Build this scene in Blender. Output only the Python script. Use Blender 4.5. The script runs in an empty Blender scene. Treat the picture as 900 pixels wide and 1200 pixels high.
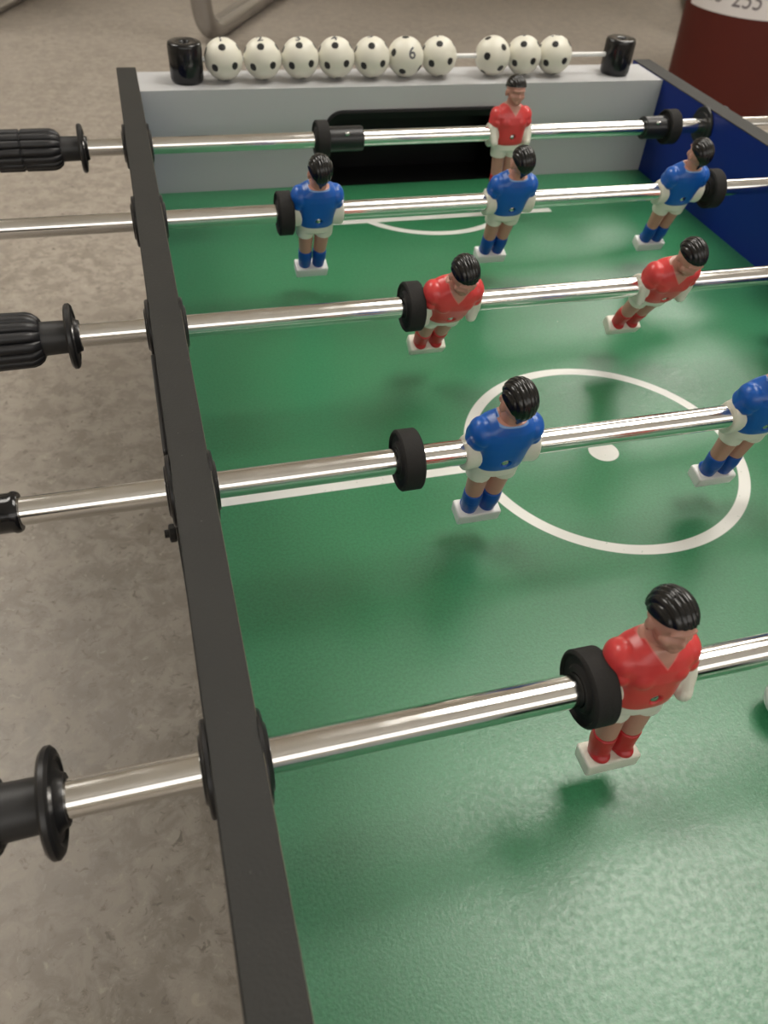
import bpy, bmesh, math, random
from mathutils import Vector, Matrix, Quaternion
random.seed(7)
scene = bpy.context.scene
COL = scene.collection
PI = math.pi
MM = 0.001

# ------------------------------------------------------------------ materials
def new_mat(name, color, rough=0.5, metal=0.0, spec=0.5, coat=0.0):
    m = bpy.data.materials.new(name); m.use_nodes = True
    b = m.node_tree.nodes['Principled BSDF']
    b.inputs['Base Color'].default_value = (*color, 1)
    b.inputs['Roughness'].default_value = rough
    b.inputs['Metallic'].default_value = metal
    b.inputs['Specular IOR Level'].default_value = spec
    b.inputs['Coat Weight'].default_value = coat
    b.inputs['Coat Roughness'].default_value = 0.12
    return m

class G:
    """tiny node-graph helper"""
    def __init__(s, m): s.m = m; s.t = m.node_tree; s.b = s.t.nodes['Principled BSDF']; s._o = None
    def n(s, t, **kw):
        x = s.t.nodes.new(t)
        for k, v in kw.items(): setattr(x, k, v)
        return x
    def put(s, sock, v):
        if hasattr(v, 'is_linked') or isinstance(v, bpy.types.NodeSocket): s.t.links.new(v, sock)
        elif v is not None: sock.default_value = v
    def obj(s):
        if s._o is None: s._o = s.n('ShaderNodeTexCoord').outputs['Object']
        return s._o
    def xyz(s, v=None):
        x = s.n('ShaderNodeSeparateXYZ'); s.put(x.inputs[0], v or s.obj()); return x.outputs
    def math(s, op, a, b=None, c=None):
        x = s.n('ShaderNodeMath', operation=op)
        for i, v in enumerate((a, b, c)): s.put(x.inputs[i], v)
        return x.outputs[0]
    def smooth(s, v, a, b, lo=0.0, hi=1.0):
        x = s.n('ShaderNodeMapRange', interpolation_type='SMOOTHSTEP')
        s.put(x.inputs[0], v)
        for i, q in enumerate((a, b, lo, hi)): x.inputs[i+1].default_value = q
        return x.outputs[0]
    def mix(s, f, a, b):
        x = s.n('ShaderNodeMix', data_type='RGBA')
        s.put(x.inputs[0], f)
        for i, v in ((6, a), (7, b)):
            if isinstance(v, tuple): v = (*v[:3], 1)
            s.put(x.inputs[i], v)
        return x.outputs[2]
    def noise(s, scale, detail=3, rough=0.55, vec=None, dist=0.0):
        x = s.n('ShaderNodeTexNoise')
        s.put(x.inputs['Vector'], vec or s.obj())
        x.inputs['Scale'].default_value = scale; x.inputs['Detail'].default_value = detail
        x.inputs['Roughness'].default_value = rough; x.inputs['Distortion'].default_value = dist
        return x.outputs['Fac']
    def color(s, v): s.put(s.b.inputs['Base Color'], v)
    def rough(s, v): s.put(s.b.inputs['Roughness'], v)
    def bump(s, h, dist=0.0005, strength=1.0):
        x = s.n('ShaderNodeBump'); s.put(x.inputs['Height'], h)
        x.inputs['Distance'].default_value = dist; x.inputs['Strength'].default_value = strength
        s.put(s.b.inputs['Normal'], x.outputs[0])

M = {}
M['chrome'] = new_mat('polished_chrome', (0.86, 0.85, 0.83), 0.07, 1.0)
g = G(M['chrome']); g.rough(g.smooth(g.noise(60, 3), .35, .75, .12, .18))
M['steel'] = new_mat('brushed_steel', (0.62, 0.61, 0.59), 0.25, 1.0)
M['dull_steel'] = new_mat('dull_tube_steel', (0.40, 0.39, 0.385), 0.24, 1.0)
M['black'] = new_mat('black_plastic', (0.012, 0.012, 0.013), 0.33)
M['grip'] = new_mat('black_grip_rubber', (0.014, 0.014, 0.016), 0.42)
M['sleeve'] = new_mat('charcoal_plastic', (0.021, 0.021, 0.022), 0.45)
M['rubber'] = new_mat('matt_black_rubber', (0.018, 0.017, 0.016), 0.78, spec=.3)
g = G(M['rubber']); g.bump(g.noise(900, 3), .0003, .6)
M['gloss_black'] = new_mat('gloss_black_plastic', (0.008, 0.008, 0.009), 0.16)
M['pit'] = new_mat('dark_goal_plastic', (0.003, 0.003, 0.003), 0.4, spec=.25)
M['hair'] = new_mat('glossy_black_paint', (0.008, 0.008, 0.008), 0.22)
M['skin'] = new_mat('painted_skin', (0.50, 0.255, 0.195), 0.40)
M['cream'] = new_mat('cream_plastic', (0.74, 0.72, 0.62), 0.35)
M['white'] = new_mat('white_plastic', (0.76, 0.76, 0.74), 0.35)
M['blue_panel'] = new_mat('blue_laminate', (0.003, 0.021, 0.20), 0.42, spec=.3)
M['grey_board'] = new_mat('silver_grey_laminate', (0.46, 0.465, 0.475), 0.42)
g = G(M['grey_board'])
g.color(g.mix(g.smooth(g.noise(9, 4), .68, .8), (0.46, 0.465, 0.475), (0.29, 0.28, 0.27)))
M['black_laminate'] = new_mat('black_laminate', (0.022, 0.022, 0.020), 0.6, spec=.35)
g = G(M['black_laminate'])
f = g.smooth(g.noise(420, 2), .72, .8)
g.color(g.mix(f, g.mix(g.noise(35, 4), (0.017, 0.017, 0.0155), (0.025, 0.0245, 0.022)), (0.075, 0.07, 0.065)))
g.bump(g.noise(700, 3), .0003, .5)
M['raw_edge'] = new_mat('raw_chipboard_edge', (0.22, 0.19, 0.14), 0.8)

# playing field with its printed white lines (object space == table space)
FX, CR, CW = 0.2955, 0.1027, 0.0085
M['field'] = new_mat('green_field_print', (0.03, 0.17, 0.07), 0.34, spec=.72)
g = G(M['field']); o = g.xyz(); X, Y = o[0], o[1]
def dist2(cx, cy):
    return g.math('SQRT', g.math('ADD', g.math('POWER', g.math('SUBTRACT', X, cx), 2.0), g.math('POWER', g.math('SUBTRACT', Y, cy), 2.0)))
def band(v, c, w, e=.0005):
    return g.smooth(g.math('ABSOLUTE', g.math('SUBTRACT', v, c)), w/2+e, w/2-e)
AY = g.math('ABSOLUTE', Y)
ring = band(dist2(FX, 0.0), CR, CW)
spot = g.smooth(dist2(FX-.0015, -.001), .0120, .0110)
cline = g.math('MULTIPLY', band(Y, .0010, .0082), g.smooth(dist2(FX, 0.0), CR-.001, CR))
ax = g.math('ABSOLUTE', g.math('SUBTRACT', X, FX))
gl = g.math('MULTIPLY', band(AY, .4030, .0090), g.smooth(ax, .1345, .1335))
dg = g.math('SQRT', g.math('ADD', g.math('POWER', ax, 2.0), g.math('POWER', g.math('SUBTRACT', AY, .4650), 2.0)))
arc = g.math('MULTIPLY', band(dg, .1010, .0082), g.smooth(AY, .4030, .4020))
lines = ring
for q in (spot, cline, gl, arc): lines = g.math('MAXIMUM', lines, q)
scuff = g.smooth(g.noise(260, 5, .6), .66, .70)
lines = g.math('MULTIPLY', lines, g.math('SUBTRACT', 1.0, g.math('MULTIPLY', scuff, .5)))
grain = g.smooth(g.noise(520, 3, .6), .28, .72)
green = g.mix(grain, (0.024, 0.160, 0.066), (0.036, 0.206, 0.090))
green = g.mix(g.smooth(g.noise(150, 2), .76, .80), green, (0.22, 0.38, 0.26))
g.color(g.mix(lines, green, (0.72, 0.72, 0.68)))
g.rough(g.smooth(g.noise(300, 3), .3, .7, .28, .38))
g.bump(g.noise(650, 3, .6), .0005, .2)

# marbled linoleum floor
M['floor'] = new_mat('marbled_linoleum', (0.293, 0.256, 0.207), 0.42)
g = G(M['floor'])
n1 = g.noise(46, 7, .66, dist=.5); n2 = g.noise(120, 5, .62, dist=.7); n3 = g.noise(6, 3)
c = g.mix(g.smooth(n1, .38, .62), (0.250, 0.217, 0.181), (0.360, 0.320, 0.271))
c = g.mix(g.smooth(n2, .58, .74), c, (0.439, 0.390, 0.323))
c = g.mix(g.smooth(n2, .44, .29), c, (0.165, 0.140, 0.116))
g.color(g.mix(g.smooth(n3, .4, .65, 0, .25), c, (0.366, 0.323, 0.275)))
g.rough(g.smooth(n1, .3, .7, .36, .5))

M['wall'] = new_mat('cream_wall_paint', (0.62, 0.58, 0.51), 0.8)
M['ceiling'] = new_mat('white_ceiling_tile', (0.78, 0.76, 0.72), 0.85)
g = G(M['ceiling']); g.bump(g.noise(60, 4), .002, .4)
M['red_bin'] = new_mat('oxide_red_plastic', (0.085, 0.013, 0.008), 0.6, spec=.25)
M['paper'] = new_mat('white_paper', (0.70, 0.67, 0.66), 0.8)
M['ink'] = new_mat('grey_pencil_ink', (0.17, 0.15, 0.16), 0.8)
M['print'] = new_mat('grey_black_print', (0.09, 0.09, 0.10), 0.5)
M['chair_shell'] = new_mat('dark_seat_shell', (0.05, 0.055, 0.06), 0.5)
M['desk_top'] = new_mat('pale_beech_laminate', (0.45, 0.36, 0.25), 0.45)
g = G(M['desk_top']); g.color(g.mix(g.noise(8, 5, .6), (0.42, 0.33, 0.22), (0.50, 0.40, 0.28)))
M['lamp'] = new_mat('lamp_diffuser', (0.8, 0.8, 0.78), 0.5)
def shirt_mat(name, col, pipe):
    m = new_mat(name, col, 0.30); g = G(m); o = g.xyz()
    X, Y, Z = o
    axm = g.math('ABSOLUTE', X)
    v = g.math('SUBTRACT', g.math('SUBTRACT', Z, .0200), g.math('MULTIPLY', axm, 1.25))      # V neck in front
    vb = g.math('SUBTRACT', Z, .0280)                                                        # round neck behind
    front = g.smooth(Y, .001, -.001)
    vv = g.math('ADD', g.math('MULTIPLY', v, front), g.math('MULTIPLY', vb, g.math('SUBTRACT', 1.0, front)))
    skin = g.smooth(vv, -.0002, .0002)
    near = g.smooth(axm, .0090, .0084)
    skin = g.math('MULTIPLY', skin, near)
    pip = g.math('MULTIPLY', g.math('MULTIPLY', g.smooth(vv, -.0012, -.0008), near), g.math('SUBTRACT', 1.0, skin))
    c = g.mix(g.math('MULTIPLY', pip, .55), col, pipe)
    g.color(g.mix(skin, c, (0.50, 0.255, 0.195)))
    return m
M['red'] = shirt_mat('red_painted_plastic', (0.64, 0.055, 0.055), (0.75, 0.25, 0.22))
M['blue'] = shirt_mat('blue_painted_plastic', (0.008, 0.098, 0.43), (0.35, 0.55, 0.80))
M['red_sock'] = new_mat('red_sock_paint', (0.50, 0.026, 0.030), 0.35)
M['blue_sock'] = new_mat('blue_sock_paint', (0.007, 0.070, 0.36), 0.35)

# ivory ball with black dots at eleven icosahedron corners (the twelfth carries the number)
ICO = [Vector((0, 0, 1))]
for k in range(5): ICO.append(Vector((math.cos(k*2*PI/5)*2/5**.5, math.sin(k*2*PI/5)*2/5**.5, 1/5**.5)))
for k in range(5): ICO.append(Vector((math.cos((k+.5)*2*PI/5)*2/5**.5, math.sin((k+.5)*2*PI/5)*2/5**.5, -1/5**.5)))
ICO.append(Vector((0, 0, -1)))
M['ball'] = new_mat('ivory_ball_plastic', (0.72, 0.70, 0.60), 0.38)
g = G(M['ball'])
nv = g.n('ShaderNodeVectorMath', operation='NORMALIZE'); g.put(nv.inputs[0], g.obj())
mx = None
for v in ICO[1:]:
    d = g.n('ShaderNodeVectorMath', operation='DOT_PRODUCT'); g.put(d.inputs[0], nv.outputs[0]); d.inputs[1].default_value = v
    mx = d.outputs['Value'] if mx is None else g.math('MAXIMUM', mx, d.outputs['Value'])
rag = g.math('ADD', mx, g.math('MULTIPLY', g.math('SUBTRACT', g.noise(260, 1), .5), .010))
g.color(g.mix(g.smooth(rag, .979, .986), (0.72, 0.70, 0.60), (0.012, 0.012, 0.012)))

# ------------------------------------------------------------------ mesh helpers
def link(name, mesh, parent=None):
    o = bpy.data.objects.new(name, mesh); COL.objects.link(o)
    if parent is not None: o.parent = parent
    return o
def finish(name, bm, mat, parent=None, smooth=True, angle=40, bevel=0, segs=2):
    """one bmesh -> one mesh object"""
    bmesh.ops.recalc_face_normals(bm, faces=bm.faces)
    me = bpy.data.meshes.new(name); bm.to_mesh(me); bm.free()
    for m in (mat if isinstance(mat, (list, tuple)) else [mat]): me.materials.append(m)
    if smooth:
        me.polygons.foreach_set('use_smooth', [True]*len(me.polygons))
        try: me.set_sharp_from_angle(angle=math.radians(angle))
        except Exception: pass
    o = link(name, me, parent)
    if bevel:
        md = o.modifiers.new('bevel', 'BEVEL'); md.width = bevel; md.segments = segs; md.limit_method = 'ANGLE'; md.harden_normals = True
    return o
def box(bm, x0, x1, y0, y1, z0, z1, mi=0):
    v = [bm.verts.new((x, y, z)) for z in (z0, z1) for y in (y0, y1) for x in (x0, x1)]
    for f in ((0,2,3,1), (4,5,7,6), (0,1,5,4), (2,6,7,3), (0,4,6,2), (1,3,7,5)):
        q = bm.faces.new([v[i] for i in f]); q.material_index = mi
def lathe(bm, prof, n=48, axis='X', closed=False, cap=True, mod=None, mi=0):
    """prof: list of (along, radius); axis of revolution X or Z; mod(angle, along, r)->r"""
    rings = []
    for (a, r) in prof:
        ring = []
        for k in range(n):
            t = 2*PI*k/n; rr = mod(t, a, r) if mod else r
            p = (a, rr*math.cos(t), rr*math.sin(t)) if axis == 'X' else (rr*math.cos(t), rr*math.sin(t), a)
            ring.append(bm.verts.new(p))
        rings.append(ring)
    m = len(rings)
    for i in range(m if closed else m-1):
        A, B = rings[i], rings[(i+1) % m]
        for k in range(n):
            q = bm.faces.new((A[k], A[(k+1) % n], B[(k+1) % n], B[k])); q.material_index = mi
    if cap and not closed:
        bm.faces.new(rings[0]).material_index = mi; bm.faces.new(rings[-1]).material_index = mi
def tube(bm, pts, r, n=20, cap=True):
    """round tube along a polyline"""
    rings = []; up = None
    for i, p in enumerate(pts):
        d = (pts[min(i+1, len(pts)-1)] - pts[max(i-1, 0)]).normalized()
        if up is None: up = d.orthogonal().normalized()
        up = (up - d*up.dot(d)).normalized(); s = d.cross(up)
        rings.append([bm.verts.new(p + (up*math.cos(2*PI*k/n) + s*math.sin(2*PI*k/n))*r) for k in range(n)])
    for A, B in zip(rings, rings[1:]):
        for k in range(n): bm.faces.new((A[k], A[(k+1) % n], B[(k+1) % n], B[k]))
    if cap: bm.faces.new(rings[0]); bm.faces.new(rings[-1])
def bend(pts, rad, n=8):
    """round the inner corners of a polyline"""
    out = [pts[0]]
    for a, b, c in zip(pts, pts[1:], pts[2:]):
        u = (a-b).normalized(); v = (c-b).normalized()
        p0 = b+u*rad; p2 = b+v*rad
        for k in range(n+1):
            t = k/n; out.append(p0*(1-t)**2 + b*2*t*(1-t) + p2*t*t)
    out.append(pts[-1]); return out
def ellipsoid(bm, c, r, n=28, rot=None):
    mt = Matrix.Translation(c) @ (rot or Matrix()) @ Matrix.Diagonal((*r, 1))
    bmesh.ops.create_uvsphere(bm, u_segments=n, v_segments=n//2, radius=1, matrix=mt)
def loft(bm, rings, n=40, power=2.3):
    """closed stack of super-ellipse rings (z, half width, front depth, back depth, x offset, y offset)"""
    R = []
    for (z, a, bf, bb, cx, cy) in rings:
        ring = []
        for k in range(n):
            t = 2*PI*k/n; c, s = math.cos(t), math.sin(t)
            x = a*math.copysign(abs(c)**(2/power), c); y = math.copysign(abs(s)**(2/power), s)*(bf if s < 0 else bb)
            ring.append(bm.verts.new((cx+x, cy+y, z)))
        R.append(ring)
    for A, B in zip(R, R[1:]):
        for k in range(n): bm.faces.new((A[k], A[(k+1) % n], B[(k+1) % n], B[k]))
    bm.faces.new(R[0]); bm.faces.new(R[-1])
def fuse(name, bm, mats, voxel=0.6*MM, it=5, fac=.5, edit=None):
    """weld overlapping solids of one part into one smooth skin; returns mesh data"""
    bmesh.ops.recalc_face_normals(bm, faces=bm.faces)
    me = bpy.data.meshes.new('raw'); bm.to_mesh(me); bm.free()
    o = bpy.data.objects.new('raw', me); COL.objects.link(o)
    r = o.modifiers.new('r', 'REMESH'); r.mode = 'VOXEL'; r.voxel_size = voxel
    s = o.modifiers.new('s', 'SMOOTH'); s.iterations = it; s.factor = fac
    dg = bpy.context.evaluated_depsgraph_get(); dg.update()
    out = bpy.data.meshes.new_from_object(o.evaluated_get(dg)); out.name = name
    bpy.data.objects.remove(o); bpy.data.meshes.remove(me)
    if edit:
        for v in out.vertices: v.co = edit(v.co.copy())
    out.materials.clear(); out.materials.append(mats)
    out.polygons.foreach_set('use_smooth', [True]*len(out.polygons))
    return out
def text_mesh(txt, size, bold=0.0):
    """flat lettering as triangles in the XY plane, centred"""
    cu = bpy.data.curves.new('t', 'FONT'); cu.body = txt; cu.size = size; cu.offset = bold; cu.align_x = 'CENTER'; cu.align_y = 'CENTER'
    o = bpy.data.objects.new('t', cu); COL.objects.link(o)
    dg = bpy.context.evaluated_depsgraph_get(); dg.update()
    me = bpy.data.meshes.new_from_object(o.evaluated_get(dg))
    bpy.data.objects.remove(o)
    bm = bmesh.new(); bm.from_mesh(me); bpy.data.meshes.remove(me)
    bmesh.ops.triangulate(bm, faces=bm.faces)
    for _ in range(2): bmesh.ops.subdivide_edges(bm, edges=[e for e in bm.edges if e.calc_length() > size*.12], cuts=1)
    return bm
def tag(o, label=None, cat=None, group=None, kind=None):
    for k, v in (('label', label), ('category', cat), ('group', group), ('kind', kind)):
        if v: o[k] = v
    return o
def empty(name, loc):
    o = bpy.data.objects.new(name, None); COL.objects.link(o); o.location = loc; o.empty_display_size = .02
    return o

# ------------------------------------------------------------------ measured layout (metres, field = z 0)
ROD_Z = .0865
ROW_Y = [.4014, .2441, .0834, -.0764, -.2386]
XL, XLO, XR, XRO = 0.0, -.0191, .5927, .6146
ZL, ZR, ZE = .1049, .1055, .1037
YE, YEB, YEND = .4986, .5593, .572
FLOOR, CEIL = -.20, 2.30
ROD_R = .0074

# ------------------------------------------------------------------ setting
def slab(name, lo, hi, mat):
    bm = bmesh.new(); box(bm, lo[0], hi[0], lo[1], hi[1], lo[2], hi[2])
    return tag(finish(name, bm, mat, smooth=False), kind='structure')
RX0, RX1, RY0, RY1 = -3.2, 4.2, -2.6, 4.6
slab('floor', (RX0-.1, RY0-.1, FLOOR-.1), (RX1+.1, RY1+.1, FLOOR), M['floor'])
slab('ceiling', (RX0-.1, RY0-.1, CEIL), (RX1+.1, RY1+.1, CEIL+.1), M['ceiling'])
slab('wall_left', (RX0-.1, RY0-.1, FLOOR), (RX0, RY1+.1, CEIL), M['wall'])
slab('wall_right', (RX1, RY0-.1, FLOOR), (RX1+.1, RY1+.1, CEIL), M['wall'])
slab('wall_back', (RX0, RY1, FLOOR), (RX1, RY1+.1, CEIL), M['wall'])
slab('wall_front', (RX0, RY0-.1, FLOOR), (RX1, RY0, CEIL), M['wall'])

# ceiling lamps: flat fluorescent panels, each a frame and a glowing diffuser
def emit(m, col, s):
    b = m.node_tree.nodes['Principled BSDF']; b.inputs['Emission Color'].default_value = (*col, 1); b.inputs['Emission Strength'].default_value = s
emit(M['lamp'], (1.0, .955, .88), 11.0)
lamp_at = [((1.30, .35), 'above the far right of the table'), ((2.70, 3.1), 'beyond the red bin, added for ambient light'),  # the one beyond the bin is unseen, added to lift the ambient light
           ((-1.30, 1.60), 'left of the table')]
for (x, y), where in lamp_at:
    t = tag(empty('ceiling_light', (x, y, CEIL)), 'flat white rectangular ceiling light ' + where, 'ceiling light', 'ceiling lights')
    bm = bmesh.new()
    for a in ((-.62, .62, -.62, -.60), (-.62, .62, .60, .62), (-.62, -.60, -.60, .60), (.60, .62, -.60, .60), (-.60, .60, -.01, .01)): box(bm, *a, -.03, 0)
    finish('frame', bm, M['white'], t, smooth=False)
    for y0 in (-.60, .01):
        bm = bmesh.new(); box(bm, -.60, .60, y0, y0+.59, -.022, -.004); finish('diffuser', bm, M['lamp'], t, smooth=False)
# window band in the wall behind the photographer
M['sky_pane'] = new_mat('daylit_window_pane', (.8, .8, .8), .1); emit(M['sky_pane'], (1.0, .97, .93), 1.7)
WX0, WX1, WZ0, WZ1 = -2.2, 3.2, .75, 1.95
bm = bmesh.new()
for a in ((WX0-.06, WX1+.06, WZ0-.06, WZ0), (WX0-.06, WX1+.06, WZ1, WZ1+.06)): box(bm, a[0], a[1], RY0, RY0+.05, a[2], a[3])
for k in range(5):
    x = WX0-.03+(WX1-WX0+.06)*k/4; box(bm, x-.03, x+.03, RY0, RY0+.05, WZ0, WZ1)
win = tag(finish('window_1', bm, M['white'], smooth=False), kind='structure')
for k in range(4):
    a = WX0+(WX1-WX0)*k/4
    bm = bmesh.new(); box(bm, a+.03, a+(WX1-WX0)/4-.03, RY0+.012, RY0+.02, WZ0, WZ1); finish('pane', bm, M['sky_pane'], win, smooth=False)

# ------------------------------------------------------------------ the table cabinet
table = tag(empty('foosball_table', (0, 0, FLOOR)), 'foosball table with green printed pitch, black-topped blue sides and grey goal end board', 'foosball table')
def tp(name, bm, mat, **kw):
    o = finish(name, bm, mat, table, **kw); o.location = (0, 0, -FLOOR); return o
bm = bmesh.new(); box(bm, XL, XR, -YE, YE, -.012, 0); fld = tp('playing_field', bm, M['field'], smooth=False); fld['label'] = 'green pitch with white lines'
for (xa, xb, zt) in ((XLO, XL, ZL), (XR, XRO, ZR)):
    bm = bmesh.new(); box(bm, xa, xb, -YEND, YEND, -.125, zt-.0012)
    side = tp('side_panel', bm, M['blue_panel'], smooth=False)
    bm = bmesh.new(); box(bm, xa-.0002, xb+.0002, -YEND, YEND, zt-.0012, zt)
    e = finish('top_edging', bm, M['black_laminate'], side, bevel=.0005); e['label'] = 'black top edge'
    if xa < 0:
        bm = bmesh.new(); box(bm, xb-.0001, xb+.0004, -YEND, YEND, zt-.0022, zt-.0010)
        finish('edge_line', bm, M['raw_edge'], side, smooth=False)
        bm = bmesh.new(); box(bm, xa-.0006, xa, -YEND, YEND, -.125, zt-.0012); finish('outer_veneer', bm, M['black_laminate'], side, smooth=False)
# far end board with the goal opening, and its twin near end
GX0, GX1, GZ = .1905, .4010, .0795
def end_board(s):
    bm = bmesh.new(); a, b = (YE, YEB) if s > 0 else (-YEB, -YE)
    e = .0056; box(bm, XL, GX0+e, a, b, -.012, ZE); box(bm, GX1-e, XR, a, b, -.012, ZE); box(bm, GX0+e, GX1-e, a, b, GZ-e, ZE)
    o = tp('end_board', bm, M['grey_board'], smooth=False)
    a, b = (YEB, YEND-.002) if s > 0 else (-YEND+.002, -YEB)
    bm = bmesh.new(); box(bm, XL, XR, a, b, -.125, .085); box(bm, .553, XR, a, b, .085, .1010)
    finish('end_panel', bm, M['blue_panel'], o, bevel=.003, segs=3)
    # goal: black moulded cup with rounded mouth
    bm = bmesh.new()
    def outline(x0, x1, z0, z1, r, n=7):
        p = [(x0, z0)]
        for k in range(n+1): t = PI - k/n*PI/2; p.append((x0+r+r*math.cos(t), z1-r+r*math.sin(t)))
        for k in range(n+1): t = PI/2 - k/n*PI/2; p.append((x1-r+r*math.cos(t), z1-r+r*math.sin(t)))
        return p + [(x1, z0)]
    ysurf = YE*s
    shells = [(-.0030, outline(GX0-.002, GX1+.002, 0.0004, GZ+.001, .020)), (-.0042, outline(GX0, GX1, .0004, GZ-.001, .018)),
              (-.0030, outline(GX0+.006, GX1-.006, .0004, GZ-.008, .012)), (.048, outline(GX0+.010, GX1-.010, .0004, GZ-.012, .010))]
    shells.insert(0, (.004, shells[0][1]))
    R = [[bm.verts.new((x, ysurf+s*dy, z)) for x, z in pts] for dy, pts in shells]
    for A, B in zip(R, R[1:]):
        for k in range(len(A)-1): bm.faces.new((A[k], A[k+1], B[k+1], B[k]))
    bm.faces.new(R[-1])
    bm.faces.new((R[2][0], R[-1][0], R[-1][-1], R[2][-1]))
    gl_ = finish('goal', bm, M['pit'], o, angle=30); gl_['label'] = 'black goal mouth'
end_board(1); end_board(-1)
# rod bearings in both side panels
def bearing(x, sgn, y):
    """flange on the face at x, pointing in direction sgn"""
    bm = bmesh.new()
    prof = [(0, .0082), (0, .0192), (.0014, .0192), (.0022, .0184), (.0024, .0140), (.0034, .0132), (.0036, .0115), (.0036, .0080)]
    lathe(bm, [(x+sgn*a, r) for a, r in prof], 48, cap=False)
    o = tp('rod_bearing', bm, M['black']); o.location = (0, y, ROD_Z-FLOOR)
for y in ROW_Y + [-.4014]:
    bearing(XL, 1, y); bearing(XLO-.0006, -1, y); bearing(XR, -1, y); bearing(XRO, 1, y)
# hinge plate and knob bolt on the outer left side
bm = bmesh.new(); box(bm, XLO-.0034, XLO-.0006, -.045, .052, -.05, .088)
tp('hinge_plate', bm, M['black'], bevel=.001)
bm = bmesh.new(); lathe(bm, [(0, .004), (-.006, .004), (-.006, .0085), (-.0075, .0098), (-.0125, .0098), (-.0135, .0085), (-.0135, .0045), (-.0180, .0045), (-.0180, .003)], 10)
o = tp('knob_bolt', bm, M['black'], angle=25); o.location = (XLO-.0006, .034, -.055-FLOOR); o.scale = (.72,)*3
# stubby legs
for x in (.02, .55):
    for y in (-.50, .46):
        bm = bmesh.new(); box(bm, x, x+.045, y, y+.045, FLOOR, -.012)
        tp('leg', bm, M['black_laminate'], bevel=.002)
# score rail: posts and thin wire on the end board
BALL_R, RAIL_Y = .0197, .5275
BALL_Z = ZE + BALL_R + .0006
for x, tilt in ((.0500, 0), (.5430, 0)):
    bm = bmesh.new()
    lathe(bm, [(0, .0150), (.001, .0160), (.004, .0168), (.034, .0172), (.0362, .0165), (.0370, .0150), (.0366, .0060), (.0362, .0050), (.0350, .0045)], 48, axis='Z',
          mod=lambda t, a, r: r*(1+.012*math.sin(14*t)) if .002 < a < .035 else r)
    o = tp('score_post', bm, M['gloss_black'], angle=50); o.location = (x, RAIL_Y, ZE-FLOOR); o.rotation_euler = (0, tilt, 0)
bm = bmesh.new(); lathe(bm, [(.05, .0024), (.54, .0024)], 16)
o = tp('score_wire', bm, M['white']); o.location = (0, RAIL_Y, BALL_Z-FLOOR)

# ------------------------------------------------------------------ score balls
bm = bmesh.new(); bmesh.ops.create_uvsphere(bm, u_segments=48, v_segments=32, radius=BALL_R)
ball_me = bpy.data.meshes.new('score_ball'); bm.to_mesh(ball_me); bm.free()
ball_me.materials.append(M['ball']); ball_me.polygons.foreach_set('use_smooth', [True]*len(ball_me.polygons))
CAM_R = Vector((.9618, -.2664, .0624)); CAM_U = Vector((.1433, .6848, .7145)); CAM_F = Vector((.2331, .6782, -.6969)); CAM = Vector((-.014, -.4023, .3822))
def view_dir(center, sx, sy):
    """direction on a ball from how far right (sx) and up (sy) of its middle a mark shows from the photographer's side"""
    w = (CAM - center).normalized(); r = (CAM_R - w*CAM_R.dot(w)).normalized(); u = w.cross(r)
    return (r*sx + u*sy + w*math.sqrt(max(0.02, 1-sx*sx-sy*sy))).normalized()
def orient(pairs):
    """rotation that best takes local directions to world directions (Davenport via power iteration)"""
    B = Matrix(((0,)*3,)*3)
    for l, w, k in pairs:
        for i in range(3):
            for j in range(3): B[i][j] += k*w[i]*l[j]
    best = None
    for trial in range(60):
        q = Quaternion((random.gauss(0, 1), random.gauss(0, 1), random.gauss(0, 1), random.gauss(0, 1))).normalized()
        step = .5; cur = sum((B[i][j]*q.to_matrix()[i][j] for i in range(3) for j in range(3)))
        while step > .002:
            ok = False
            for ax_ in ((1,0,0), (-1,0,0), (0,1,0), (0,-1,0), (0,0,1), (0,0,-1)):
                q2 = Quaternion(ax_, step) @ q; R = q2.to_matrix()
                s = sum((B[i][j]*R[i][j] for i in range(3) for j in range(3)))
                if s > cur+1e-9: q, cur, ok = q2, s, True; break
            if not ok: step /= 2
        if best is None or cur > best[0]: best = (cur, q)
        if trial > 6: break
    return best[1]
BX = [.0882, .1285, .1683, .2072, .2465, .2848, .3228, .3862, .4240, .4618]
nb = lambda a: [i for i in range(12) if abs(ICO[a].dot(ICO[i]) - 1/5**.5) < .01]
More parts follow.
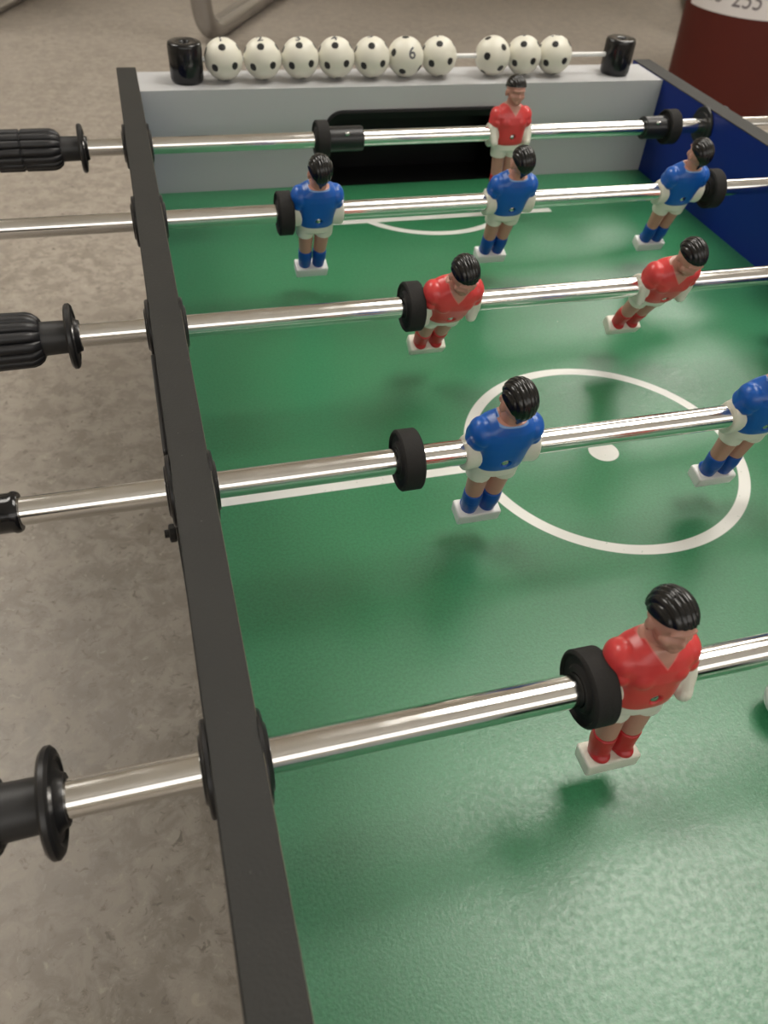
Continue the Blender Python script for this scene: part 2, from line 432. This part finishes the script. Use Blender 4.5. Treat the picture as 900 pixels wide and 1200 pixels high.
# two rolls seen in the photo: number on top (most balls) or number in front (the sixth; the eighth a little further round)
ring1 = ICO[1]; r2 = [ICO[6], ICO[10]]
ords = ['first from the left', 'second from the left', 'third from the left', 'fourth from the left', 'fifth from the left', 'sixth, grey 6 facing front',
        'seventh from left before gap', 'first right of gap', 'middle of right three', 'beside right post']
roll0 = None
for i, x in enumerate(BX):
    c = Vector((x, RAIL_Y, BALL_Z))
    o = link('score_ball', ball_me); o.location = c; o.rotation_mode = 'QUATERNION'
    if i == 5:
        cand = [(ICO[0], view_dir(c, .22, .15), 2), (ICO[1], view_dir(c, .24, .86), 1), (ICO[2], view_dir(c, -.67, .15), 1), (ICO[3], view_dir(c, .08, -.6), 1)]
        num_dir = Vector((0, 0, 1))
    elif i == 7:
        cand = [(ICO[1], view_dir(c, -.28, .22), 1), (ICO[6], view_dir(c, .22, -.42), 1), (ICO[10], view_dir(c, .85, .2), 1), (ICO[2], view_dir(c, .1, .88), .6)]
        num_dir = Vector((0, 0, 1))
    else:
        j = random.uniform(-.06, .06); k = random.uniform(-.05, .05)
        cand = [(ICO[1], view_dir(c, -.04+j, .42+k), 3), (r2[1], view_dir(c, -.48+j, -.25+k), 1), (r2[0], view_dir(c, .70+j, -.22+k), 1), (ICO[11], view_dir(c, .04+j, -.86+k), 1)]
        num_dir = (Vector((0, 0, 1)) + ICO[1]*.35).normalized()
    o.rotation_quaternion = orient(cand)
    if i not in (5, 7): num_dir = o.rotation_quaternion.to_matrix().transposed() @ view_dir(c, -.08, .90 if i < 4 else .98)
    tag(o, 'ivory black-dotted score ball on white wire, ' + ords[i], 'score ball', 'score balls on the scoring wire')
    # printed number, wrapped on the ball
    bm = text_mesh(str(i+1), .0165 if i == 5 else .0135, .0003)
    R = o.rotation_quaternion.to_matrix()
    up_w = Vector((0, .35, 1)) if i == 5 else Vector((0, 1, .3))
    up = R.transposed() @ up_w; up = (up - num_dir*up.dot(num_dir)).normalized(); rt = up.cross(num_dir)
    for v in bm.verts:
        d = num_dir*BALL_R + rt*v.co.x + up*v.co.y
        v.co = d.normalized()*(BALL_R+.00012)
    finish('number', bm, M['print'], o, smooth=False)

# ------------------------------------------------------------------ player figures (facing local -Y, rod along X through the chest)
def S(*v): return tuple(q*MM for q in v)
def cone(bm, p0, r0, p1, r1, n=24):
    p0, p1 = Vector(S(*p0)), Vector(S(*p1)); d = (p1-p0); L = d.length
    q = d.to_track_quat('Z', 'Y').to_matrix().to_4x4()
    bmesh.ops.create_cone(bm, cap_ends=True, segments=n, radius1=r0*MM, radius2=r1*MM, depth=L, matrix=Matrix.Translation((p0+p1)/2) @ q)
def E(bm, c, r, rot=None): ellipsoid(bm, S(*c), S(*r), rot=rot)
def rx(a): return Matrix.Rotation(math.radians(a), 4, 'X')
def build_player(team):
    screw_s = -1 if team == 'red' else 1         # the screw shows on the side towards the photographer
    out = {}
    hy = -1.6 if team == 'red' else 1.6          # how far the head sits off the trunk axis
    # body: head, neck, inner trunk and bare legs as one skin
    bm = bmesh.new(); h = lambda x, y, z: (x, y+hy, z+6.2)
    E(bm, h(0, 0, 37), (9.0, 11.0, 11.4)); E(bm, h(0, -3.4, 31.2), (7.1, 8.0, 8.4), rx(12)); E(bm, h(0, -7.4, 26.6), (4.1, 3.4, 3.2))
    E(bm, h(0, -10.9, 31.4), (1.5, 1.9, 2.2)); E(bm, h(0, -10.4, 33.8), (1.1, 1.3, 3.0)); E(bm, h(0, -9.5, 37.0), (6.4, 2.2, 1.7))
    E(bm, h(0, -10.2, 28.5), (2.9, 1.5, .9)); E(bm, h(0, -9.7, 27.2), (2.5, 1.4, .9))
    for s in (-1, 1):
        E(bm, h(s*8.9, .8, 33.0), (1.3, 2.3, 3.4), rx(10)); E(bm, h(s*4.6, -6.6, 31.0), (3.0, 2.8, 3.0))
    cone(bm, (0, .6, 20), 7.0, h(0, .8, 32), 5.9)
    loft(bm, [S(z, a, b, b, 0, 0) for z, a, b in ((-16, 12, 8), (-4, 13, 9), (11, 14, 9), (20, 12, 7.5), (25, 7, 5))])
    for s in (-1, 1): cone(bm, (s*7.4, 0, -12), 6.9, (s*6.4, 0, -42), 5.6); cone(bm, (s*6.4, 0, -42), 5.0, (s*6.0, 0, -59), 3.8)
    def face(co):
        z = co.z-6.2*MM; y = co.y-hy*MM
        for s in (-1, 1):
            d = ((co.x-s*3.9*MM)/(2.1*MM))**2 + ((z-34.4*MM)/(1.5*MM))**2
            if y < -5*MM and d < 6: co.y += 1.3*MM*math.exp(-d)
        d = (co.x/(3.2*MM))**2 + ((z-27.85*MM)/(.5*MM))**2
        if y < -6*MM and d < 6: co.y += .8*MM*math.exp(-d)
        return co
    out['body'] = fuse('player_figure', bm, M['skin'], .55*MM, 2, .5, face)
    # shirt with short sleeves, screw hole sunk into it
    bm = bmesh.new()
    loft(bm, [S(z, a, f_, b, 0, 0) for z, a, f_, b in ((-9.5, 14.4, 10.6, 10.0), (-7.5, 15.3, 12.0, 11.4), (-2, 15.6, 12.9, 12.2), (5, 16.2, 13.0, 12.4), (12, 18, 13.2, 12.2),
              (18, 18.8, 12.2, 11.6), (22.5, 16.8, 10.6, 10.6), (25.6, 12.8, 9.0, 9.2), (28.4, 8.4, 7.6, 7.8))], power=2.6)
    for s in (-1, 1):
        cone(bm, (s*14.6, .3, 18.0), 7.4, (s*17.2, -.6, 8.5), 6.2); E(bm, (s*14.8, .3, 17.0), (7.4, 9.4, 8.8)); E(bm, (s*16.4, -.4, 12), (6.1, 9.2, 6.5))
        E(bm, (s*7.2, -7.6, 12.5), (7.2, 5.7, 7.0))
    def hole(co):
        r = math.hypot(co.x, co.z+.5*MM)
        if co.y*screw_s > 4*MM and r < 3.2*MM: co.y -= screw_s*3.6*MM*min(1, (3.2*MM-r)/(.8*MM))
        return co
    out['shirt'] = fuse('shirt', bm, M[team], .55*MM, 9, .5, hole)
    # cream arms pressed to the sides, the rod enters through them
    for s, nm in ((-1, 'arm_a'), (1, 'arm_b')):
        bm = bmesh.new(); lathe(bm, [(s*13*MM, 8.6*MM), (s*21.2*MM, 9.4*MM), (s*22.6*MM, 8.8*MM)], 32)
        for v in bm.verts: v.co.z = v.co.z*1.30 - .8*MM; v.co.y = v.co.y*.98
        cone(bm, (s*18.6, -2.5, 7), 5.0, (s*18.3, -8.2, -5.5), 4.1); E(bm, (s*18.0, -8.6, -6.2), (4.1, 4.2, 4.6))
        out[nm] = fuse('arm', bm, M['cream'], .6*MM, 4)
    # shorts
    bm = bmesh.new()
    loft(bm, [S(z, a, b, b, 0, 0) for z, a, b in ((-4, 14.4, 10.0), (-9, 15.6, 10.8), (-14.5, 15.4, 10.4), (-17, 13.5, 8.5))])
    for s in (-1, 1): cone(bm, (s*7.6, 0, -9), 8.4, (s*7.9, 0, -23.0), 7.9)
    out['shorts'] = fuse('shorts', bm, M['cream'], .6*MM, 4)
    # socks and shoes
    for s, nm in ((-1, 'sock_a'), (1, 'sock_b')):
        bm = bmesh.new()
        cone(bm, (s*6.4, 0, -42.5), 6.1, (s*6.4, .6, -49), 6.1); cone(bm, (s*6.4, .6, -49), 6.1, (s*6.1, 0, -60.4), 5.2); E(bm, (s*6.4, -1.6, -58.6), (5.1, 5.8, 3.2))
        out[nm] = fuse('sock', bm, M[team+'_sock'], .55*MM, 3)
    # foot block
    bm = bmesh.new(); box(bm, *S(-14.6, 14.6), *S(-7.2, 7.2), *S(-69.6, -59.8))
    for v in bm.verts:
        if v.co.z < -.065: v.co.x *= .97; v.co.y *= .94
    bmesh.ops.bevel(bm, geom=bm.edges[:], offset=1.5*MM, segments=4, profile=.5, affect='EDGES')
    out['foot'] = bm
    # hair: grooved cap over the skull, running to a point at the nape
    bm = bmesh.new(); NA, NP = 120, 44; C0 = Vector(S(0, .5+hy, 43.7)); rad = S(9.9, 12.3, 11.8); rows = []
    tab = [(0, 166), (7, 156), (13, 140), (23, 119), (37, 101), (56, 89), (85, 83), (120, 78), (150, 75), (180, 73)]
    def bound(a):
        a = abs(a)
        for (a0, b0), (a1, b1) in zip(tab, tab[1:]):
            if a <= a1: t = (a-a0)/(a1-a0); return b0+(b1-b0)*t
        return 69
    for j in range(NP+3):
        row = []
        for i in range(NA):
            az = -180 + 360*i/NA                   # 0 = nape side (+Y)
            pol = math.radians(bound(az))*min(j, NP)/NP
            a = math.radians(az)
            d = Vector((math.sin(pol)*math.sin(a), math.sin(pol)*math.cos(a), math.cos(pol)))
            t = max(0, math.degrees(pol)-95)/55; sh = 1-.36*t*t*(3-2*t) if t < 1 else .64
            p = Vector((d.x*rad[0], d.y*rad[1], d.z*rad[2]))
            p.x *= sh; p.y *= (sh+.10*t); p.z -= 6.2*MM*t*t
            u = p.x/MM + .20*p.y/MM
            if t > 0: u = u/max(.5, sh)
            w = abs(math.sin(u*PI/2.6)); ridge = (w**.7-.5)*.62*MM
            p += d*ridge
            if j > NP: p *= (.93, .80)[j-NP-1]
            row.append(bm.verts.new(C0+p))
        rows.append(row)
    for A, B in zip(rows, rows[1:]):
        for i in range(NA): bm.faces.new((A[i], A[(i+1) % NA], B[(i+1) % NA], B[i]))
    bmesh.ops.remove_doubles(bm, verts=rows[0], dist=1e-5)
    out['hair'] = bm
    # screw
    bm = bmesh.new()
    y0 = screw_s*(12.9 if screw_s < 0 else 12.3)*MM
    for (a0, r0, a1, r1) in ((-4.2, 2.3, -1.3, 2.3), (-1.3, 2.3, -.5, 1.4)):
        d = Vector((0, screw_s, 0)); p0 = Vector((0, y0, -.5*MM)) + d*a0*MM; p1 = Vector((0, y0, -.5*MM)) + d*a1*MM
        q = d.to_track_quat('Z', 'Y').to_matrix().to_4x4()
        bmesh.ops.create_cone(bm, cap_ends=True, segments=20, radius1=r0*MM, radius2=r1*MM, depth=(p1-p0).length, matrix=Matrix.Translation((p0+p1)/2) @ q)
    out['screw'] = bm
    for k, mat in (('foot', M['cream'] if team == 'red' else M['white']), ('hair', M['hair']), ('screw', M['steel'])):
        b = out[k]; bmesh.ops.recalc_face_normals(b, faces=b.faces)
        me = bpy.data.meshes.new(k); b.to_mesh(me); b.free(); me.materials.append(mat)
        me.polygons.foreach_set('use_smooth', [True]*len(me.polygons)); me.set_sharp_from_angle(angle=math.radians(55)); out[k] = me
    return out
PLAYER = {t: build_player(t) for t in ('red', 'blue')}
def player(root, team, x, theta):
    P = PLAYER[team]
    o = link('player_figure', P['body'], root)
    mtx = Matrix.Rotation(theta, 4, 'X') @ (Matrix.Rotation(PI, 4, 'Z') if team == 'blue' else Matrix())
    o.matrix_local = Matrix.Translation((x, 0, 0)) @ mtx
    o['label'] = team + '-shirted player figure'
    for n, k in (('shirt', 'shirt'), ('arm', 'arm_a'), ('arm', 'arm_b'), ('shorts', 'shorts'), ('sock', 'sock_a'), ('sock', 'sock_b')): link(n, P[k], o)
    link('hair', P['hair'], o); link('foot_block', P['foot'], o); link('screw', P['screw'], o)

# ------------------------------------------------------------------ rods
def bumper(root, x, thick=.0125, R=.0175):
    bm = bmesh.new(); h = thick/2
    lathe(bm, [(-h, .0078), (-h, .0098), (-h+.0016, .0112), (-h+.0016, .0148), (-h, .0160), (-h+.0004, R-.0007), (-h+.0012, R), (h-.0012, R), (h-.0004, R-.0007), (h, .0160),
               (h-.0016, .0148), (h-.0016, .0112), (h, .0098), (h, .0078)], 56, closed=True)
    o = finish('bumper', bm, M['rubber'], root, angle=30); o.location = (x, 0, 0)
def collar(root, x0, x1, s):
    bm = bmesh.new(); lathe(bm, [(x0, .0080), (x0, .0108), (x0+.001, .0114), (x1-.001, .0114), (x1, .0108), (x1, .0080)], 40, closed=True)
    o = finish('stop_collar', bm, M['black'], root, angle=30)
    bm = bmesh.new(); bmesh.ops.create_uvsphere(bm, u_segments=16, v_segments=10, radius=.0032, matrix=Matrix.Translation(((x0+x1)/2+s*.002, -.0088, .0070)) @ Matrix.Rotation(-.9, 4, 'X') @ Matrix.Diagonal((1, 1, .55, 1)))
    finish('screw', bm, M['steel'], o)
def handle(root, x, s, segmented=False):
    """ribbed grip; x = face of its disc, s = -1 points to the left"""
    bm = bmesh.new(); NF = 14
    prof = [(.0185, .0105), (.0185, .0125), (.0195, .0142), (.0225, .0165), (.0260, .0176)]
    L = .125
    if segmented:
        a = .030
        while a < L-.02:
            prof += [(a, .0178), (a+.0205, .0178), (a+.0212, .0166), (a+.0222, .0166)]; a += .0229
    else: prof += [(.05, .0180), (.09, .0180)]
    prof += [(L-.008, .0176), (L-.003, .0155), (L, .012)]
    lathe(bm, [(s*a, r) for a, r in prof], NF*10, mod=lambda t, a, r: r*(1-.13*(1-abs(math.sin(NF*t/2))**.55)) if r > .0126 else r)
    h = finish('handle', bm, M['grip'], root, angle=50); h.location = (x, 0, 0)
    bm = bmesh.new(); lathe(bm, [(s*.001, .0078), (s*.001, .0104), (s*.0195, .0108), (s*.0195, .0078)], 40, closed=True); finish('sleeve', bm, M['sleeve'], h, angle=30)
    bm = bmesh.new(); lathe(bm, [(-s*.0048, .0078), (-s*.0048, .0098), (-s*.0030, .0106), (-s*.0016, .0122), (-s*.0014, .0150), (-s*.0022, .0165), (-s*.0016, .0196), (-s*.0004, .0209), (s*.0014, .0209), (s*.0026, .0198), (s*.0026, .0078)], 56, closed=True)
    finish('disc', bm, M['black'], h, angle=30)
def end_cap(root, x, s):
    bm = bmesh.new(); lathe(bm, [(0, .0076), (0, .0098), (s*.0012, .0106), (s*.0030, .0108), (s*.0042, .0102), (s*.030, .0102), (s*.034, .0085), (s*.035, .004)], 40)
    o = finish('end_cap', bm, M['gloss_black'], root, angle=40); o.location = (x, 0, 0)
def rod(row, label, x0, x1):
    root = tag(empty('foosball_rod', (0, ROW_Y[row], ROD_Z)), label, 'foosball rod', 'chrome rods across the foosball table')
    bm = bmesh.new(); lathe(bm, [(x0, ROD_R), (x1, ROD_R)], 48); finish('tube', bm, M['chrome'], root)
    return root
D = math.radians
r = rod(0, 'farthest chrome rod, carrying one red goalkeeper in front of the black goal', -.16, .72)
bumper(r, .1640); collar(r, .1705, .2050, 0); player(r, 'red', .3615, D(0)); collar(r, .5175, .5440, 0); bumper(r, .5505, .0135); handle(r, -.0585, -1, True); end_cap(r, .715, 1)
r = rod(1, 'chrome rod with three blue players, just in front of the goalkeeper rod', -.24, .66)
bumper(r, .0985); bumper(r, .5050)
for x in (.1250, .2986, .4700): player(r, 'blue', x, D(18.5))
end_cap(r, -.235, -1); handle(r, .6560, 1)
r = rod(2, 'chrome rod with red players leaning steeply, just beyond the white centre circle', -.16, .76)
bumper(r, .1600)
for x in (.1871, .3612, .5353): player(r, 'red', x, D(31.5))
handle(r, -.0690, -1); end_cap(r, .755, 1)
r = rod(3, 'chrome rod with blue players standing over the white centre circle', -.115, .80)
bumper(r, .1090)
for x in (.1648, .3398, .5140): player(r, 'blue', x, D(12))
end_cap(r, -.0950, -1); handle(r, .7900, 1)
r = rod(4, 'nearest and thickest-looking chrome rod, with an upright red player in the foreground', -.16, .76)
bumper(r, .1440)
for x in (.1696, .3440, .5184): player(r, 'red', x, D(-2))
handle(r, -.0775, -1); end_cap(r, .755, 1)

# ------------------------------------------------------------------ things around the table
# oxide red bin with a paper label
bx, by, R0 = 1.29, 1.30, .130
bin_ = tag(empty('waste_bin', (bx, by, FLOOR)), 'dark red round bin with white paper label behind the right table side', 'bin')
rad = lambda z: R0 + .035*(z-.2)
bm = bmesh.new()
H = .46
lathe(bm, [(0, rad(0)-.008), (.004, rad(0)), (H-.02, rad(H-.02)), (H-.02, rad(H)+.006), (H, rad(H)+.006), (H, rad(H)-.004), (.01, rad(0)-.006)], 96, axis='Z')
finish('body', bm, M['red_bin'], bin_, angle=30)
a_cam = math.atan2(-.4023-by, -.014-bx)
z0, z1 = .2000, .335
aL, aR = a_cam - 1.06, a_cam + 1.0
bm = bmesh.new(); N = 48; rows = []
for z in (z0, z1): rows.append([bm.verts.new(((rad(z)+.0008)*math.cos(aL+(aR-aL)*k/N), (rad(z)+.0008)*math.sin(aL+(aR-aL)*k/N), z)) for k in range(N+1)])
for k in range(N): bm.faces.new((rows[0][k], rows[0][k+1], rows[1][k+1], rows[1][k]))
lab = finish('paper_label', bm, M['paper'], bin_); lab['label'] = 'white paper label'
for txt, ang, zc, size in (('no', -.56, .2325, .040), ('255', -.03, .2305, .040)):
    bm = text_mesh(txt, size)
    for v in bm.verts:
        a = a_cam + ang + v.co.x/R0; z = zc + v.co.y*1.15
        v.co = Vector(((rad(z)+.0014)*math.cos(a), (rad(z)+.0014)*math.sin(a), z))
    finish('handwriting', bm, M['ink'], lab, smooth=False)

# desk on a bent tubular skid frame, behind the table (only its front corner shows)
def V(*a): return Vector(a)
dk = tag(empty('desk', (0, 0, FLOOR)), 'steel tube desk frame bending along the floor behind the score balls', 'desk')
TR = .024
A = V(.186, 1.79, TR)                     # the bend that touches the floor
back = V(.60, 2.55, TR)
side = V(1.35, 0, 0)
for k, off in enumerate((V(0, 0, 0), side)):
    bm = bmesh.new()
    pts = bend([A+off+V(-.02, -.03, .70), A+off, back+off, back+off+V(-.02, -.03, .70)], .085, 12)
    tube(bm, pts, TR, 24); finish('leg_frame', bm, M['dull_steel'], dk)
bm = bmesh.new()
d = (back-A).normalized()
cs = [A-d*.10+V(-.14, .05, 0), A-d*.10+side+V(.12, 0, 0), back+d*.1+side+V(.12, 0, 0), back+d*.1+V(-.14, .05, 0)]
lo = [bm.verts.new((c.x, c.y, .72)) for c in cs]; hi = [bm.verts.new((c.x, c.y, .745)) for c in cs]
bm.faces.new(lo[::-1]); bm.faces.new(hi)
for k in range(4): bm.faces.new((lo[k], lo[(k+1) % 4], hi[(k+1) % 4], hi[k]))
finish('desk_top', bm, M['desk_top'], dk, bevel=.003)

# second tubular leg at the far left: chair skid
ch = tag(empty('chair', (0, 0, FLOOR)), 'chair whose chrome skid tube shows at the far left floor', 'chair')
q = .0135
P0, P1 = V(-.355, 1.925, q), V(-.150, 2.43, q)
side = V(-.42, .12, 0)
for off in (V(0, 0, 0), side):
    bm = bmesh.new()
    tube(bm, bend([P1+off+V(0, 0, .44), P1+off, P0+off, P0+off+V(.02, .03, .44)], .06, 10), q, 20)
    finish('leg_frame', bm, M['dull_steel'], ch)
def quad_slab(name, pts, nrm, th, mat, par):
    bm = bmesh.new(); a = [bm.verts.new(p) for p in pts]; b = [bm.verts.new(p+nrm*th) for p in pts]
    bm.faces.new(a[::-1]); bm.faces.new(b)
    for k in range(4): bm.faces.new((a[k], a[(k+1) % 4], b[(k+1) % 4], b[k]))
    return finish(name, bm, mat, par, bevel=.005, segs=3)
up = V(0, 0, .44)
quad_slab('seat', [P0+up, P1+up, P1+side+up, P0+side+up], V(0, 0, 1), .014, M['chair_shell'], ch)
u2 = V(.03, .05, .30)
quad_slab('backrest', [P1+up+V(0, 0, .12), P1+side+up+V(0, 0, .12), P1+side+up+u2+V(0, 0, .12), P1+up+u2+V(0, 0, .12)], V(.5, .85, 0), .012, M['chair_shell'], ch)

# stray game ball at the right of the pitch
bm = bmesh.new(); bmesh.ops.create_uvsphere(bm, u_segments=32, v_segments=20, radius=.0125)
gb = finish('game_ball', bm, M['white']); gb.location = (.2886, -.2305, .0125)
tag(gb, 'small white game ball on the pitch at the right edge near the foreground player', 'ball')

# lift everything so that the floor is at z = 0
for o in scene.objects:
    if o.parent is None: o.location.z -= FLOOR

# ------------------------------------------------------------------ camera, world
cam = bpy.data.cameras.new('camera'); co = bpy.data.objects.new('camera', cam); COL.objects.link(co)
m = Matrix((CAM_R, CAM_U, -CAM_F)).transposed().to_4x4(); m.translation = CAM - Vector((0, 0, FLOOR))
co.matrix_world = m
cam.sensor_fit = 'VERTICAL'; cam.sensor_height = 36; cam.lens = 948.8/1200*36; cam.clip_start = .01
cam.dof.use_dof = True; cam.dof.focus_distance = .46; cam.dof.aperture_fstop = 13.0
scene.camera = co
w = bpy.data.worlds.new('room_air'); scene.world = w; w.use_nodes = True
w.node_tree.nodes['Background'].inputs[0].default_value = (.5, .48, .45, 1); w.node_tree.nodes['Background'].inputs[1].default_value = .0
vs = scene.view_settings; vs.view_transform = 'Standard'; vs.look = 'None'; vs.exposure = -0.08; vs.gamma = 1; vs.use_curve_mapping = False
scene.cycles.use_denoising = True
scene.cycles.max_bounces = 8
